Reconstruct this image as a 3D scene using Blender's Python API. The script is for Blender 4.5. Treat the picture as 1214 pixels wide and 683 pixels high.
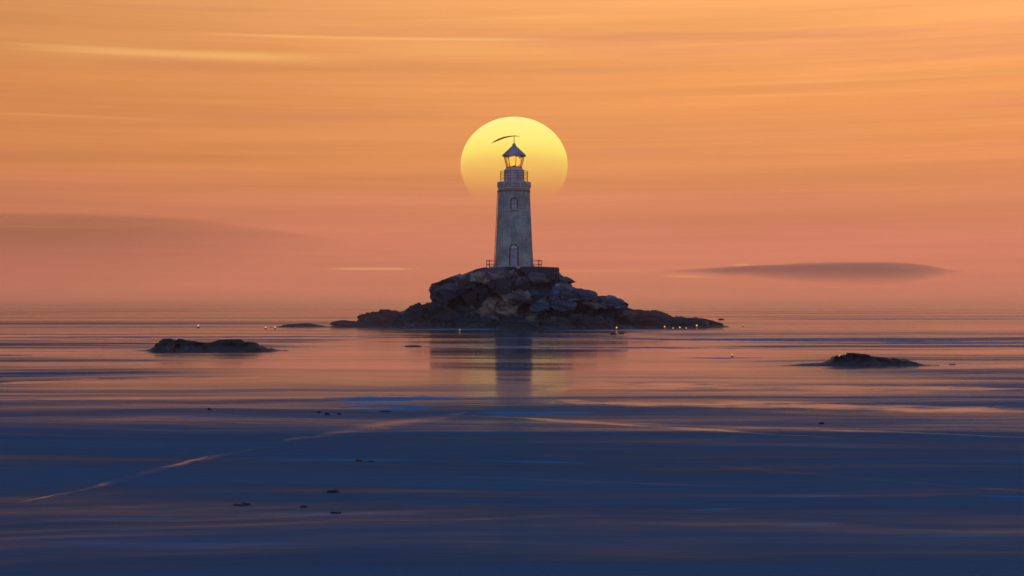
import bpy, bmesh, math, random
import numpy as np
from mathutils import Vector, Matrix

R = math.radians
PI = math.pi
S = bpy.context.scene
for o in list(bpy.data.objects):
    bpy.data.objects.remove(o)
COL = S.collection

# ------------------------------------------------------------------ camera
CAM_H = 2.3
HOR = 365.0            # row of the horizon in the 1214 x 683 photograph
F = 1686.0             # focal length in photograph pixels
cam_d = bpy.data.cameras.new('camera')
cam_d.sensor_width = 36.0
cam_d.lens = 36.0 * F / 1214.0
cam_d.shift_y = (HOR - 341.5) / 1214.0
cam_d.clip_start = 0.1
cam_d.clip_end = 60000.0
cam = bpy.data.objects.new('camera', cam_d)
COL.objects.link(cam)
cam.location = (0, 0, CAM_H)
cam.rotation_euler = (R(90), 0, 0)
S.camera = cam


def srgb(r, g, b, k=1.0):
    def f(c):
        c /= 255.0
        return c / 12.92 if c <= 0.04045 else ((c + 0.055) / 1.055) ** 2.4
    return (f(r) * k, f(g) * k, f(b) * k, 1.0)


# ------------------------------------------------------------------ node helpers
class NT:
    def __init__(self, tree):
        self.t = tree
        self.n = tree.nodes
        self.l = tree.links
        self.n.clear()

    def node(self, kind, **kw):
        nd = self.n.new(kind)
        for k, v in kw.items():
            setattr(nd, k, v)
        return nd

    def put(self, sock, val):
        if isinstance(val, bpy.types.NodeSocket):
            self.l.new(val, sock)
        elif val is not None:
            sock.default_value = val

    def m(self, op, a=0.0, b=None, c=None, clamp=False):
        nd = self.node('ShaderNodeMath', operation=op, use_clamp=clamp)
        self.put(nd.inputs[0], a)
        if b is not None:
            self.put(nd.inputs[1], b)
        if c is not None:
            self.put(nd.inputs[2], c)
        return nd.outputs[0]

    def mr(self, v, a, b, c=0.0, d=1.0, smooth=True):
        nd = self.node('ShaderNodeMapRange')
        if smooth:
            nd.interpolation_type = 'SMOOTHSTEP'
        for k, x in zip((0, 1, 2, 3, 4), (v, a, b, c, d)):
            self.put(nd.inputs[k], x)
        return nd.outputs[0]

    def ramp(self, v, stops, interp='LINEAR'):
        nd = self.node('ShaderNodeValToRGB')
        cr = nd.color_ramp
        cr.interpolation = interp
        while len(cr.elements) < len(stops):
            cr.elements.new(0.5)
        for e, (p, c) in zip(cr.elements, stops):
            e.position = p
            e.color = c
        self.put(nd.inputs[0], v)
        return nd.outputs[0]

    def mix(self, f, a, b, mode='MIX'):
        nd = self.node('ShaderNodeMix', data_type='RGBA', blend_type=mode)
        self.put(nd.inputs[0], f)
        self.put(nd.inputs[6], a)
        self.put(nd.inputs[7], b)
        return nd.outputs[2]

    def xyz(self, x=0.0, y=0.0, z=0.0):
        nd = self.node('ShaderNodeCombineXYZ')
        for k, v in enumerate((x, y, z)):
            self.put(nd.inputs[k], v)
        return nd.outputs[0]

    def sep(self, v):
        nd = self.node('ShaderNodeSeparateXYZ')
        self.put(nd.inputs[0], v)
        return nd.outputs

    def noise(self, vec, scale=1.0, detail=4.0, rough=0.5, dist=0.0, lac=2.0):
        nd = self.node('ShaderNodeTexNoise')
        self.put(nd.inputs['Vector'], vec)
        self.put(nd.inputs['Scale'], scale)
        self.put(nd.inputs['Detail'], detail)
        self.put(nd.inputs['Roughness'], rough)
        self.put(nd.inputs['Lacunarity'], lac)
        self.put(nd.inputs['Distortion'], dist)
        return nd.outputs[0]

    def voro(self, vec, scale=1.0, feature='F1', out=0, rnd=1.0):
        nd = self.node('ShaderNodeTexVoronoi', feature=feature)
        self.put(nd.inputs['Vector'], vec)
        self.put(nd.inputs['Scale'], scale)
        self.put(nd.inputs['Randomness'], rnd)
        return nd.outputs[out]

    def mapv(self, vec, scale=(1, 1, 1), loc=(0, 0, 0), rot=(0, 0, 0)):
        nd = self.node('ShaderNodeMapping')
        self.put(nd.inputs[0], vec)
        nd.inputs[1].default_value = loc
        nd.inputs[2].default_value = rot
        nd.inputs[3].default_value = scale
        return nd.outputs[0]


# ------------------------------------------------------------------ sky (dusk)
SUN_EL, SUN_AZ = R(5.74), R(0.08)
world = bpy.data.worlds.new('World')
S.world = world
world.use_nodes = True
w = NT(world.node_tree)
wout = w.node('ShaderNodeOutputWorld')
bg = w.node('ShaderNodeBackground')
w.l.new(bg.outputs[0], wout.inputs[0])
tc = w.node('ShaderNodeTexCoord')
dx, dy, dz = w.sep(tc.outputs['Generated'])
el = w.m('MULTIPLY', w.m('ARCSINE', dz), 180 / PI)
az = w.m('MULTIPLY', w.m('ARCTAN2', dx, dy), 180 / PI)
azc = w.m('MAXIMUM', w.m('MINIMUM', az, 26.0), -26.0)
# warps so that the bands of cirrus bend a little
wrp = w.noise(w.xyz(w.m('MULTIPLY', az, 0.045), w.m('MULTIPLY', el, 0.22), 3.1), 1.0, 3.0, 0.5)
elw = w.m('ADD', el, w.m('MULTIPLY', w.m('SUBTRACT', wrp, 0.5), 2.2))
front = w.ramp(w.m('DIVIDE', elw, 90.0, clamp=True), [
    (0.0, srgb(203, 122, 98)), (2.9 / 90, srgb(206, 122, 97)), (4.4 / 90, srgb(209, 128, 91)),
    (6.0 / 90, srgb(221, 140, 84)), (8.6 / 90, srgb(230, 149, 87)), (11 / 90, srgb(240, 162, 97)),
    (13.3 / 90, srgb(248, 172, 105)), (15.6 / 90, srgb(158, 118, 114)), (19 / 90, srgb(88, 104, 124)),
    (27 / 90, srgb(66, 102, 130)), (45 / 90, srgb(56, 92, 124)), (1.0, srgb(46, 76, 112))])
# light towards the upper right, duller towards the upper left
tilt = w.m('ADD', 1.0, w.m('MULTIPLY', w.m('MULTIPLY', azc, 0.0118), w.m('DIVIDE', el, 12.0, clamp=True)))
# long thin streaks of high cloud
s1 = w.noise(w.xyz(w.m('MULTIPLY', az, 0.035), w.m('ADD', w.m('MULTIPLY', el, 1.3), w.m('MULTIPLY', az, -0.012)), 9.0), 1.0, 7.0, 0.62)
s2 = w.noise(w.xyz(w.m('MULTIPLY', az, 0.06), w.m('MULTIPLY', el, 6.0), 21.0), 1.0, 5.0, 0.6)
lowf = w.mr(el, 13.0, 26.0, 1.0, 0.0)
amp = w.m('MULTIPLY', w.m('ADD', w.m('MULTIPLY', w.m('SUBTRACT', s1, 0.5), 0.50), w.m('MULTIPLY', w.m('SUBTRACT', s2, 0.5), 0.13)), lowf)
gain = w.m('MULTIPLY', tilt, w.m('ADD', 1.0, amp))
scl = w.node('ShaderNodeVectorMath', operation='SCALE')
w.put(scl.inputs[0], front)
w.put(scl.inputs[3], gain)
fc = scl.outputs[0]
# pinker and greyer veils where the second streak field dips
veil = w.m('MULTIPLY', w.mr(w.noise(w.xyz(w.m('MULTIPLY', az, 0.03), w.m('MULTIPLY', el, 0.8), 40.0), 1.0, 5.0, 0.55), 0.52, 0.68), lowf)
fc = w.mix(w.m('MULTIPLY', veil, 0.35), fc, srgb(204, 122, 102))


def wband(e0, half, a0, a1, soft, k, slope=0.0):
    """a lit cirrus streak at elevation e0 between two azimuths"""
    d = w.m('DIVIDE', w.m('SUBTRACT', w.m('SUBTRACT', el, e0), w.m('MULTIPLY', az, slope)), half)
    g = w.m('EXPONENT', w.m('MULTIPLY', w.m('MULTIPLY', d, d), -1.0))
    win = w.m('MULTIPLY', w.mr(az, a0, a0 + soft), w.mr(az, a1 - soft, a1, 1.0, 0.0))
    brk = w.mr(s2, 0.3, 0.62, 0.35, 1.0)
    return w.m('MULTIPLY', w.m('MULTIPLY', w.m('MULTIPLY', g, win), k), brk)


def degs(px, py):
    return (math.degrees(math.atan((px - 607) / F)), math.degrees(math.atan((HOR - py) / F)))


for (py, half_px, x0, x1, soft, k, slope) in ((47, 1.5, 200, 700, 5, 0.95, 0.0), (72, 5.0, -80, 470, 7, 0.7, 0.0), (60, 9.0, 330, 760, 8, 0.35, 0.0), (84, 7.0, 40, 420, 7, -0.3, 0.0),
                                               (22, 1.3, 470, 720, 3, 0.45, 0.022), (104, 1.6, 800, 1300, 6, 0.34, 0.004),
                                               (117, 1.2, 700, 1300, 7, 0.22, 0.0), (319, 0.9, 380, 500, 1.2, 0.6, 0.0),
                                               (321, 0.8, 600, 800, 2.5, 0.22, 0.0), (274, 0.7, -60, 180, 3, 0.35, 0.0),
                                               (322, 0.9, 780, 850, 0.8, 0.7, -0.03), (314.6, 1.2, 868, 893, 0.3, 0.8, 0.0),
                                               (150, 1.5, -100, 260, 6, 0.25, -0.004), (214, 1.2, 700, 1300, 9, -0.2, 0.0)):
    a0, e0 = degs(x0, py)
    a1, _ = degs(x1, py)
    f = wband(e0, half_px / F * 180 / PI, a0, a1, soft, abs(k), slope)
    fc = w.mix(f, fc, srgb(252, 188, 112) if k > 0 else srgb(196, 124, 92))

back = w.ramp(w.m('DIVIDE', el, 90.0, clamp=True), [
    (0.0, srgb(176, 160, 166)), (8 / 90, srgb(186, 180, 194)), (20 / 90, srgb(160, 180, 206)),
    (40 / 90, srgb(108, 140, 182)), (65 / 90, srgb(62, 86, 124)), (1.0, srgb(36, 56, 98))])
hl = w.m('SQRT', w.m('ADD', w.m('MULTIPLY', dx, dx), w.m('MULTIPLY', dy, dy)))
fr = w.mr(w.m('DIVIDE', dy, w.m('MAXIMUM', hl, 0.001)), -0.5, 0.5)
# the physical sky for a sun this low, laid over at a low strength
nish = w.node('ShaderNodeTexSky', sky_type='NISHITA')
nish.sun_disc = False
nish.sun_elevation = SUN_EL
nish.sun_rotation = SUN_AZ
nish.altitude = 0
nish.dust_density = 3.0
nsc = w.node('ShaderNodeVectorMath', operation='SCALE')
w.put(nsc.inputs[0], nish.outputs[0])
nsc.inputs[3].default_value = 0.0006
skyc = w.mix(fr, back, fc)
addn = w.node('ShaderNodeVectorMath', operation='ADD')
w.put(addn.inputs[0], skyc)
w.put(addn.inputs[1], nsc.outputs[0])
w.put(bg.inputs[0], addn.outputs[0])
bg.inputs[1].default_value = 1.0

# ------------------------------------------------------------------ sun lamp
sl = bpy.data.lights.new('sun_lamp', 'SUN')
sl.energy = 0.003
sl.angle = R(4.3)
sl.color = (1.0, 0.56, 0.28)
slo = bpy.data.objects.new('sun_lamp', sl)
COL.objects.link(slo)
sdir = Vector((math.sin(SUN_AZ) * math.cos(SUN_EL), math.cos(SUN_AZ) * math.cos(SUN_EL), math.sin(SUN_EL)))
slo.rotation_euler = sdir.to_track_quat('Z', 'Y').to_euler()
slo.location = (0, 0, 60)

S.view_settings.view_transform = 'Standard'
S.view_settings.look = 'None'
S.view_settings.exposure = 0.0
S.view_settings.gamma = 1.0
S.view_settings.use_curve_mapping = False
S.render.engine = 'CYCLES'
S.cycles.use_denoising = True
S.cycles.max_bounces = 6
S.cycles.volume_bounces = 2
S.cycles.transparent_max_bounces = 12


# ------------------------------------------------------------------ object helpers
def at(px, py, Y=None, z=0.0):
    """point on the water seen at a photograph pixel, or the point at distance Y"""
    if Y is None:
        Y = (CAM_H - z) * F / (py - HOR)
        return Vector(((px - 607) / F * Y, Y, z))
    return Vector(((px - 607) / F * Y, Y, CAM_H + (HOR - py) / F * Y))


def tag(o, label=None, cat=None, group=None, kind=None):
    if label:
        o['label'] = label
    if cat:
        o['category'] = cat
    if group:
        o['group'] = group
    if kind:
        o['kind'] = kind
    return o


def empty(name, loc):
    o = bpy.data.objects.new(name, None)
    COL.objects.link(o)
    o.location = loc
    return o


def link(name, bm, mat, parent=None, smooth=False):
    me = bpy.data.meshes.new(name)
    bmesh.ops.recalc_face_normals(bm, faces=bm.faces)
    bm.to_mesh(me)
    bm.free()
    if smooth:
        me.shade_smooth()
        if hasattr(me, 'set_sharp_from_angle'):
            me.set_sharp_from_angle(angle=R(35))
    me.materials.append(mat)
    o = bpy.data.objects.new(name, me)
    COL.objects.link(o)
    if parent:
        o.parent = parent
    return o


def lathe(bm, prof, n=64, cx=0.0, cy=0.0, close=True):
    """prof: (r, z) from the bottom up; capped at both ends when close"""
    rings = []
    for r, z in prof:
        rings.append([bm.verts.new((cx + r * math.cos(2 * PI * k / n), cy + r * math.sin(2 * PI * k / n), z)) for k in range(n)])
    for a, b in zip(rings, rings[1:]):
        for k in range(n):
            bm.faces.new((a[k], a[(k + 1) % n], b[(k + 1) % n], b[k]))
    if close:
        bm.faces.new(list(reversed(rings[0])))
        bm.faces.new(rings[-1])
    return bm


def ringtube(bm, r, z, t, n=64, a0=0.0, a1=2 * PI, m=8):
    full = abs(a1 - a0 - 2 * PI) < 1e-6
    cnt = n if full else n + 1
    rings = []
    for k in range(cnt):
        a = a0 + (a1 - a0) * k / n
        rings.append([bm.verts.new(((r + t * math.cos(q)) * math.cos(a), (r + t * math.cos(q)) * math.sin(a), z + t * math.sin(q)))
                      for q in (2 * PI * j / m for j in range(m))])
    for k in range(n):
        a, b = rings[k], rings[(k + 1) % cnt]
        for j in range(m):
            bm.faces.new((a[j], a[(j + 1) % m], b[(j + 1) % m], b[j]))
    if not full:
        bm.faces.new(rings[0])
        bm.faces.new(rings[-1])
    return bm


def bar(bm, p, q, r0, r1=None, n=8):
    p, q = Vector(p), Vector(q)
    r1 = r0 if r1 is None else r1
    d = (q - p).normalized()
    u = d.orthogonal().normalized()
    v = d.cross(u)
    A = [bm.verts.new(p + (u * math.cos(2 * PI * k / n) + v * math.sin(2 * PI * k / n)) * r0) for k in range(n)]
    B = [bm.verts.new(q + (u * math.cos(2 * PI * k / n) + v * math.sin(2 * PI * k / n)) * r1) for k in range(n)]
    for k in range(n):
        bm.faces.new((A[k], A[(k + 1) % n], B[(k + 1) % n], B[k]))
    bm.faces.new(list(reversed(A)))
    bm.faces.new(B)
    return bm


def box(bm, c, s, rz=0.0, bev=0.0):
    mt = Matrix.Translation(c) @ Matrix.Rotation(rz, 4, 'Z') @ Matrix.Diagonal((s[0], s[1], s[2], 1))
    r = bmesh.ops.create_cube(bm, size=1.0, matrix=mt)
    if bev:
        es = list({e for v in r['verts'] for e in v.link_edges})
        bmesh.ops.bevel(bm, geom=es, offset=bev, segments=2, affect='EDGES')
    return bm


def arch_pts(hw, h, rise, n=14):
    """closed outline in (x, z): a doorway hw half wide, h high to the crown with an arch of the given rise"""
    pts = [(-hw, 0.0), (hw, 0.0)]
    for k in range(n + 1):
        a = PI * k / n
        pts.append((hw * math.cos(a), h - rise + rise * math.sin(a)))
    return pts


def prism(bm, pts, y0, y1, z0=0.0, lean=0.0):
    """solid between y0 (front) and y1; lean moves it back with height so it follows a tapering wall"""
    A = [bm.verts.new((x, y0 + z * lean, z0 + z)) for x, z in pts]
    B = [bm.verts.new((x, y1 + z * lean, z0 + z)) for x, z in pts]
    bm.faces.new(A)
    bm.faces.new(list(reversed(B)))
    n = len(pts)
    for k in range(n):
        bm.faces.new((A[k], B[k], B[(k + 1) % n], A[(k + 1) % n]))
    return bm


def frame_prism(bm, outer, inner, y0, y1, z0=0.0, lean=0.0):
    n = len(outer)
    V = [[bm.verts.new((x, y + z * lean, z0 + z)) for x, z in pts] for pts in (outer, inner) for y in (y0, y1)]
    of, ob, jf, jb = V
    for k in range(n):
        j = (k + 1) % n
        bm.faces.new((of[k], of[j], jf[j], jf[k]))
        bm.faces.new((ob[j], ob[k], jb[k], jb[j]))
        bm.faces.new((of[j], of[k], ob[k], ob[j]))
        bm.faces.new((jf[k], jf[j], jb[j], jb[k]))
    return bm


# ------------------------------------------------------------------ materials
def new_mat(name):
    m = bpy.data.materials.new(name)
    m.use_nodes = True
    t = NT(m.node_tree)
    out = t.node('ShaderNodeOutputMaterial')
    b = t.node('ShaderNodeBsdfPrincipled')
    t.l.new(b.outputs[0], out.inputs[0])
    return m, t, b, out


def simple_mat(name, col, rough=0.6, metal=0.0, var=0.25, scale=3.0, bump=0.2):
    m, t, b, out = new_mat(name)
    co = t.node('ShaderNodeTexCoord').outputs['Object']
    n = t.noise(co, scale, 6.0, 0.6)
    n2 = t.noise(co, scale * 7, 4.0, 0.6)
    dark = tuple(c * (1 - var) for c in col[:3]) + (1,)
    lite = tuple(min(1, c * (1 + var)) for c in col[:3]) + (1,)
    t.put(b.inputs['Base Color'], t.mix(t.mr(t.m('ADD', t.m('MULTIPLY', n, 0.7), t.m('MULTIPLY', n2, 0.3)), 0.36, 0.64), dark, lite))
    t.put(b.inputs['Roughness'], rough)
    t.put(b.inputs['Metallic'], metal)
    if bump:
        bp = t.node('ShaderNodeBump')
        bp.inputs['Strength'].default_value = bump
        bp.inputs['Distance'].default_value = 0.02
        t.put(bp.inputs['Height'], n2)
        t.put(b.inputs['Normal'], bp.outputs[0])
    return m


def wall_mat():
    """rendered masonry: pale grey plaster, worn, with faint block courses and rust and salt stains"""
    m, t, b, out = new_mat('weathered_plaster')
    co = t.node('ShaderNodeTexCoord').outputs['Object']
    x, y, z = t.sep(co)
    ang = t.m('MULTIPLY', t.m('ARCTAN2', y, x), 2.1)
    uv = t.xyz(ang, z, 0.0)
    br = t.node('ShaderNodeTexBrick')
    t.put(br.inputs['Vector'], uv)
    br.inputs['Scale'].default_value = 1.0
    br.inputs['Brick Width'].default_value = 0.95
    br.inputs['Row Height'].default_value = 0.42
    br.inputs['Mortar Size'].default_value = 0.018
    br.inputs['Mortar Smooth'].default_value = 0.6
    br.inputs['Color1'].default_value = (0.9, 0.9, 0.9, 1)
    br.inputs['Color2'].default_value = (0.62, 0.62, 0.62, 1)
    big = t.noise(uv, 0.55, 6.0, 0.62)
    fine = t.noise(co, 6.0, 6.0, 0.65)
    run = t.noise(t.mapv(uv, (2.6, 0.16, 1)), 1.0, 6.0, 0.62)
    base = t.mix(t.mr(big, 0.35, 0.66), srgb(122, 134, 146), srgb(172, 178, 180))
    base = t.mix(0.38, base, br.outputs['Color'], 'MULTIPLY')
    base = t.mix(t.m('MULTIPLY', t.mr(run, 0.50, 0.72), 0.6), base, srgb(112, 100, 92))
    patch = t.noise(t.mapv(uv, (0.5, 0.5, 1), (7, 3, 0)), 1.6, 5.0, 0.7)
    base = t.mix(t.m('MULTIPLY', t.mr(patch, 0.57, 0.62), 0.55), base, srgb(176, 132, 104))
    patch2 = t.noise(t.mapv(uv, (1.3, 0.35, 1), (1, 13, 0)), 1.5, 6.0, 0.7)
    base = t.mix(t.m('MULTIPLY', t.mr(patch2, 0.56, 0.63), 0.5), base, srgb(70, 92, 120))
    base = t.mix(t.m('MULTIPLY', t.mr(fine, 0.52, 0.7), 0.25), base, srgb(90, 86, 84))
    t.put(b.inputs['Base Color'], base)
    b.inputs['Roughness'].default_value = 0.88
    bp = t.node('ShaderNodeBump')
    bp.inputs['Strength'].default_value = 0.6
    bp.inputs['Distance'].default_value = 0.03
    t.put(bp.inputs['Height'], t.m('ADD', t.m('MULTIPLY', fine, 0.5), t.m('SUBTRACT', 1.0, br.outputs['Fac'])))
    t.put(b.inputs['Normal'], bp.outputs[0])
    return m


def rock_mat(name='wet_slate_rock', k=1.0, warm=0.0):
    m, t, b, out = new_mat(name)
    co = t.node('ShaderNodeTexCoord').outputs['Object']
    wv = t.noise(co, 0.6, 3.0, 0.5)
    cow = t.node('ShaderNodeVectorMath', operation='ADD')
    t.put(cow.inputs[0], co)
    t.put(cow.inputs[1], t.xyz(wv, wv, wv))
    vc = t.voro(t.mapv(cow.outputs[0], (0.45, 0.7, 1.7), rot=(0.06, 0.12, 0)), 0.62, 'F1', 1)
    cv = t.sep(vc)[0]
    n = t.noise(co, 0.7, 7.0, 0.65)
    f = t.noise(co, 5.0, 6.0, 0.7)
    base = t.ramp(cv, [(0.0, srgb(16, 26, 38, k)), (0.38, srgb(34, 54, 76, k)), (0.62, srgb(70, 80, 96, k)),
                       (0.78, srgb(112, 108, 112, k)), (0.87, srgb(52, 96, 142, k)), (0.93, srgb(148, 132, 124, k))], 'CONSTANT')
    base = t.mix(t.mr(n, 0.48, 0.62), base, srgb(20, 32, 46, k))
    base = t.mix(t.m('MULTIPLY', t.mr(f, 0.5, 0.72), 0.3), base, srgb(98, 98, 108, k))
    if warm:
        base = t.mix(warm, base, srgb(112, 66, 60, k))
    z = t.sep(t.node('ShaderNodeNewGeometry').outputs['Position'])[2]
    wet = t.mr(t.m('ADD', z, t.m('MULTIPLY', n, -1.2)), -0.4, 0.5, 1.0, 0.0)
    base = t.mix(t.m('MULTIPLY', wet, 0.8), base, srgb(18, 24, 34))
    t.put(b.inputs['Base Color'], t.mix(0.2, base, srgb(34, 62, 86, k)))
    t.put(b.inputs['Roughness'], t.mr(wet, 0, 1, 0.75, 0.35))
    bp = t.node('ShaderNodeBump')
    bp.inputs['Strength'].default_value = 0.8
    bp.inputs['Distance'].default_value = 0.12
    t.put(bp.inputs['Height'], t.m('ADD', f, t.m('MULTIPLY', cv, 0.6)))
    t.put(b.inputs['Normal'], bp.outputs[0])
    return m


M_WALL = wall_mat()
M_STONE = simple_mat('pale_dressed_stone', srgb(166, 160, 160), 0.8, var=0.3, scale=1.5, bump=0.5)
M_BRICK = simple_mat('red_brown_brick_band', srgb(140, 84, 70), 0.8, var=0.3, scale=2)
M_IRON = simple_mat('rusty_dark_iron', srgb(158, 80, 52), 0.6, 0.1, var=0.3, scale=4)
M_DRUM = simple_mat('grey_painted_drum', srgb(176, 172, 186), 0.5, 0.1, var=0.28, scale=1.6)
M_ROOF = simple_mat('slate_blue_roof_metal', srgb(150, 148, 172), 0.45, 0.1, var=0.35, scale=1.3)
M_MULL = simple_mat('copper_brown_mullion', srgb(150, 84, 50), 0.5, 0.3)
M_DOOR = simple_mat('lavender_grey_door_paint', srgb(150, 142, 168), 0.55, var=0.2, scale=2.0)
M_FRAME = simple_mat('dark_brown_frame', srgb(78, 48, 44), 0.6, var=0.25)
M_PENNANT = simple_mat('rust_red_cloth', srgb(190, 96, 52), 0.8, var=0.2)


def cloth_mat():
    m, t, b, out = new_mat('thin_rust_cloth')
    tl = t.node('ShaderNodeBsdfTranslucent')
    tl.inputs[0].default_value = srgb(250, 160, 100)
    t.put(b.inputs['Base Color'], srgb(190, 96, 52))
    b.inputs['Roughness'].default_value = 0.8
    mx = t.node('ShaderNodeMixShader')
    mx.inputs[0].default_value = 0.92
    t.l.new(b.outputs[0], mx.inputs[1])
    t.l.new(tl.outputs[0], mx.inputs[2])
    t.l.new(mx.outputs[0], out.inputs[0])
    return m


M_PENNANT = cloth_mat()
M_ROCK = rock_mat(k=1.05)
M_ROCKW = rock_mat('warm_brown_rock', 1.0, 0.6)
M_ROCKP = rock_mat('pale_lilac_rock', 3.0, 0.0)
M_ISLET = rock_mat('dark_islet_rock', 0.55)


def glass_mat():
    m, t, b, out = new_mat('old_lantern_glass')
    n = t.noise(t.node('ShaderNodeTexCoord').outputs['Object'], 2.0, 3.0, 0.5)
    g = t.node('ShaderNodeBsdfGlossy')
    g.inputs['Roughness'].default_value = 0.08
    tr = t.node('ShaderNodeBsdfTransparent')
    t.put(tr.inputs[0], t.mix(t.mr(n, 0.35, 0.65), (1, 0.95, 0.82, 1), (1, 0.82, 0.55, 1)))
    mx = t.node('ShaderNodeMixShader')
    mx.inputs[0].default_value = 0.12
    t.l.new(tr.outputs[0], mx.inputs[1])
    t.l.new(g.outputs[0], mx.inputs[2])
    t.l.new(mx.outputs[0], out.inputs[0])
    return m


def emit_mat(name, col, k):
    m, t, b, out = new_mat(name)
    e = t.node('ShaderNodeEmission')
    e.inputs[0].default_value = col
    e.inputs[1].default_value = k
    t.l.new(e.outputs[0], out.inputs[0])
    return m


M_GLASS = glass_mat()
M_LAMP = emit_mat('lit_lamp', srgb(255, 184, 84), 1.6)
M_GLINT = emit_mat('glowing_glint', srgb(255, 186, 96), 1.1)  # glow standing for glints on the water
M_WIN = simple_mat('dull_window_glass', srgb(168, 168, 190), 0.2, 0.0, var=0.2, bump=0)


# ------------------------------------------------------------------ water
def water_mat():
    m, t, b, out = new_mat('sea_water')
    P = t.node('ShaderNodeNewGeometry').outputs['Position']
    x, y, z = t.sep(P)
    # wind: ruffled water close in, calmer towards the island, both broken by long streaks
    warp = t.noise(t.xyz(t.m('MULTIPLY', x, 0.05), t.m('MULTIPLY', y, 0.08), 2.0), 1.0, 3.0, 0.5)
    yw = t.m('ADD', y, t.m('MULTIPLY', t.m('SUBTRACT', warp, 0.5), 10.0))
    lst = t.noise(t.xyz(t.m('MULTIPLY', x, 0.010), t.m('MULTIPLY', yw, 0.075), 0.0), 1.0, 8.0, 0.66)
    nst = t.noise(t.xyz(t.m('MULTIPLY', x, 0.055), t.m('MULTIPLY', yw, 0.55), 5.0), 1.0, 7.0, 0.62)
    fst = t.noise(t.xyz(t.m('MULTIPLY', x, 0.003), t.m('MULTIPLY', yw, 0.016), 8.0), 1.0, 6.0, 0.6)
    near = t.mr(t.m('ADD', t.m('ADD', yw, t.m('MULTIPLY', t.m('SUBTRACT', lst, 0.5), 50.0)), t.m('MULTIPLY', t.m('SUBTRACT', nst, 0.5), 40.0)), 14.0, 66.0, 1.0, 0.0)
    mid = t.mr(y, 90, 190, 0.0, 1.0)
    streak = t.m('ADD', t.m('MULTIPLY', t.m('SUBTRACT', lst, 0.5), 2.6), t.m('MULTIPLY', t.m('SUBTRACT', nst, 0.5), 1.7))
    streakf = t.m('SUBTRACT', t.m('MULTIPLY', t.m('SUBTRACT', fst, 0.5), 2.0), 0.13)
    stk = t.m('ADD', t.m('MULTIPLY', streak, t.m('SUBTRACT', 1.0, mid)), t.m('MULTIPLY', streakf, mid))
    ruf = t.m('ADD', t.m('ADD', t.m('MULTIPLY', near, 0.40), 0.36), stk, clamp=True)

    # the lee of the island is calmer
    lee = t.m('MULTIPLY', t.mr(t.m('ABSOLUTE', t.m('ADD', x, t.m('MULTIPLY', t.m('SUBTRACT', warp, 0.5), 12.0))), 9.0, 17.0, 1.0, 0.0),
              t.m('MULTIPLY', t.mr(y, 24, 56, 0.0, 1.0), t.mr(y, 170, 200, 1.0, 0.0)))
    ruf = t.m('MULTIPLY', ruf, t.m('SUBTRACT', 1.0, t.m('MULTIPLY', lee, 0.6)))

    # named calm slicks: long thin curved lines lying on the water
    def slick(pts, half, k):
        tot = None
        for (xa, ya), (xb, yb) in zip(pts, pts[1:]):
            a, b_ = at(xa, ya), at(xb, yb)
            L = math.hypot(b_.x - a.x, b_.y - a.y)
            ux, uy = (b_.x - a.x) / L, (b_.y - a.y) / L
            rx, ry = t.m('SUBTRACT', x, a.x), t.m('SUBTRACT', y, a.y)
            s = t.m('ADD', t.m('MULTIPLY', rx, ux), t.m('MULTIPLY', ry, uy))
            d = t.m('ABSOLUTE', t.m('ADD', t.m('SUBTRACT', t.m('MULTIPLY', ry, ux), t.m('MULTIPLY', rx, uy)), t.m('MULTIPLY', t.m('SUBTRACT', sw, 0.5), half * 2.2)))
            e = t.m('ABSOLUTE', t.m('DIVIDE', t.m('SUBTRACT', s, L / 2), L / 2))
            wdt = t.m('MULTIPLY', t.m('SUBTRACT', 1.0, t.m('MULTIPLY', e, e), clamp=True), half)
            v = t.mr(t.m('DIVIDE', d, t.m('MAXIMUM', wdt, 0.002)), 0.0, 1.0, k, 0.0)
            tot = v if tot is None else t.m('MAXIMUM', tot, v)
        return tot
    sw = t.noise(t.xyz(t.m('MULTIPLY', x, 0.6), t.m('MULTIPLY', y, 0.8), 15.0), 1.0, 5.0, 0.6)
    sk = None
    for pts, half, k in (([(15, 597), (80, 584)], 0.07, 0.6), ([(70, 588), (250, 540)], 0.22, 0.55), ([(200, 552), (310, 530)], 0.25, 0.3),
                         ([(320, 526), (560, 488)], 0.7, 0.34), ([(560, 492), (1000, 520)], 0.45, 0.5),
                         ([(650, 476), (1260, 488)], 2.2, 0.7), ([(640, 455), (1260, 462)], 3.0, 0.6), ([(700, 500), (1270, 520)], 0.4, 0.4),
                         ([(-40, 455), (330, 447)], 2.0, 0.9), ([(-40, 474), (260, 472)], 0.5, 0.7),
                         ([(620, 462), (900, 455)], 2.0, 0.8), ([(800, 548), (1300, 590)], 0.3, 0.25),
                         ([(560, 566), (900, 578)], 0.14, 0.35)):
        v = slick(pts, half, k)
        sk = v if sk is None else t.m('MAXIMUM', sk, v)
    gu = None
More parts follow.
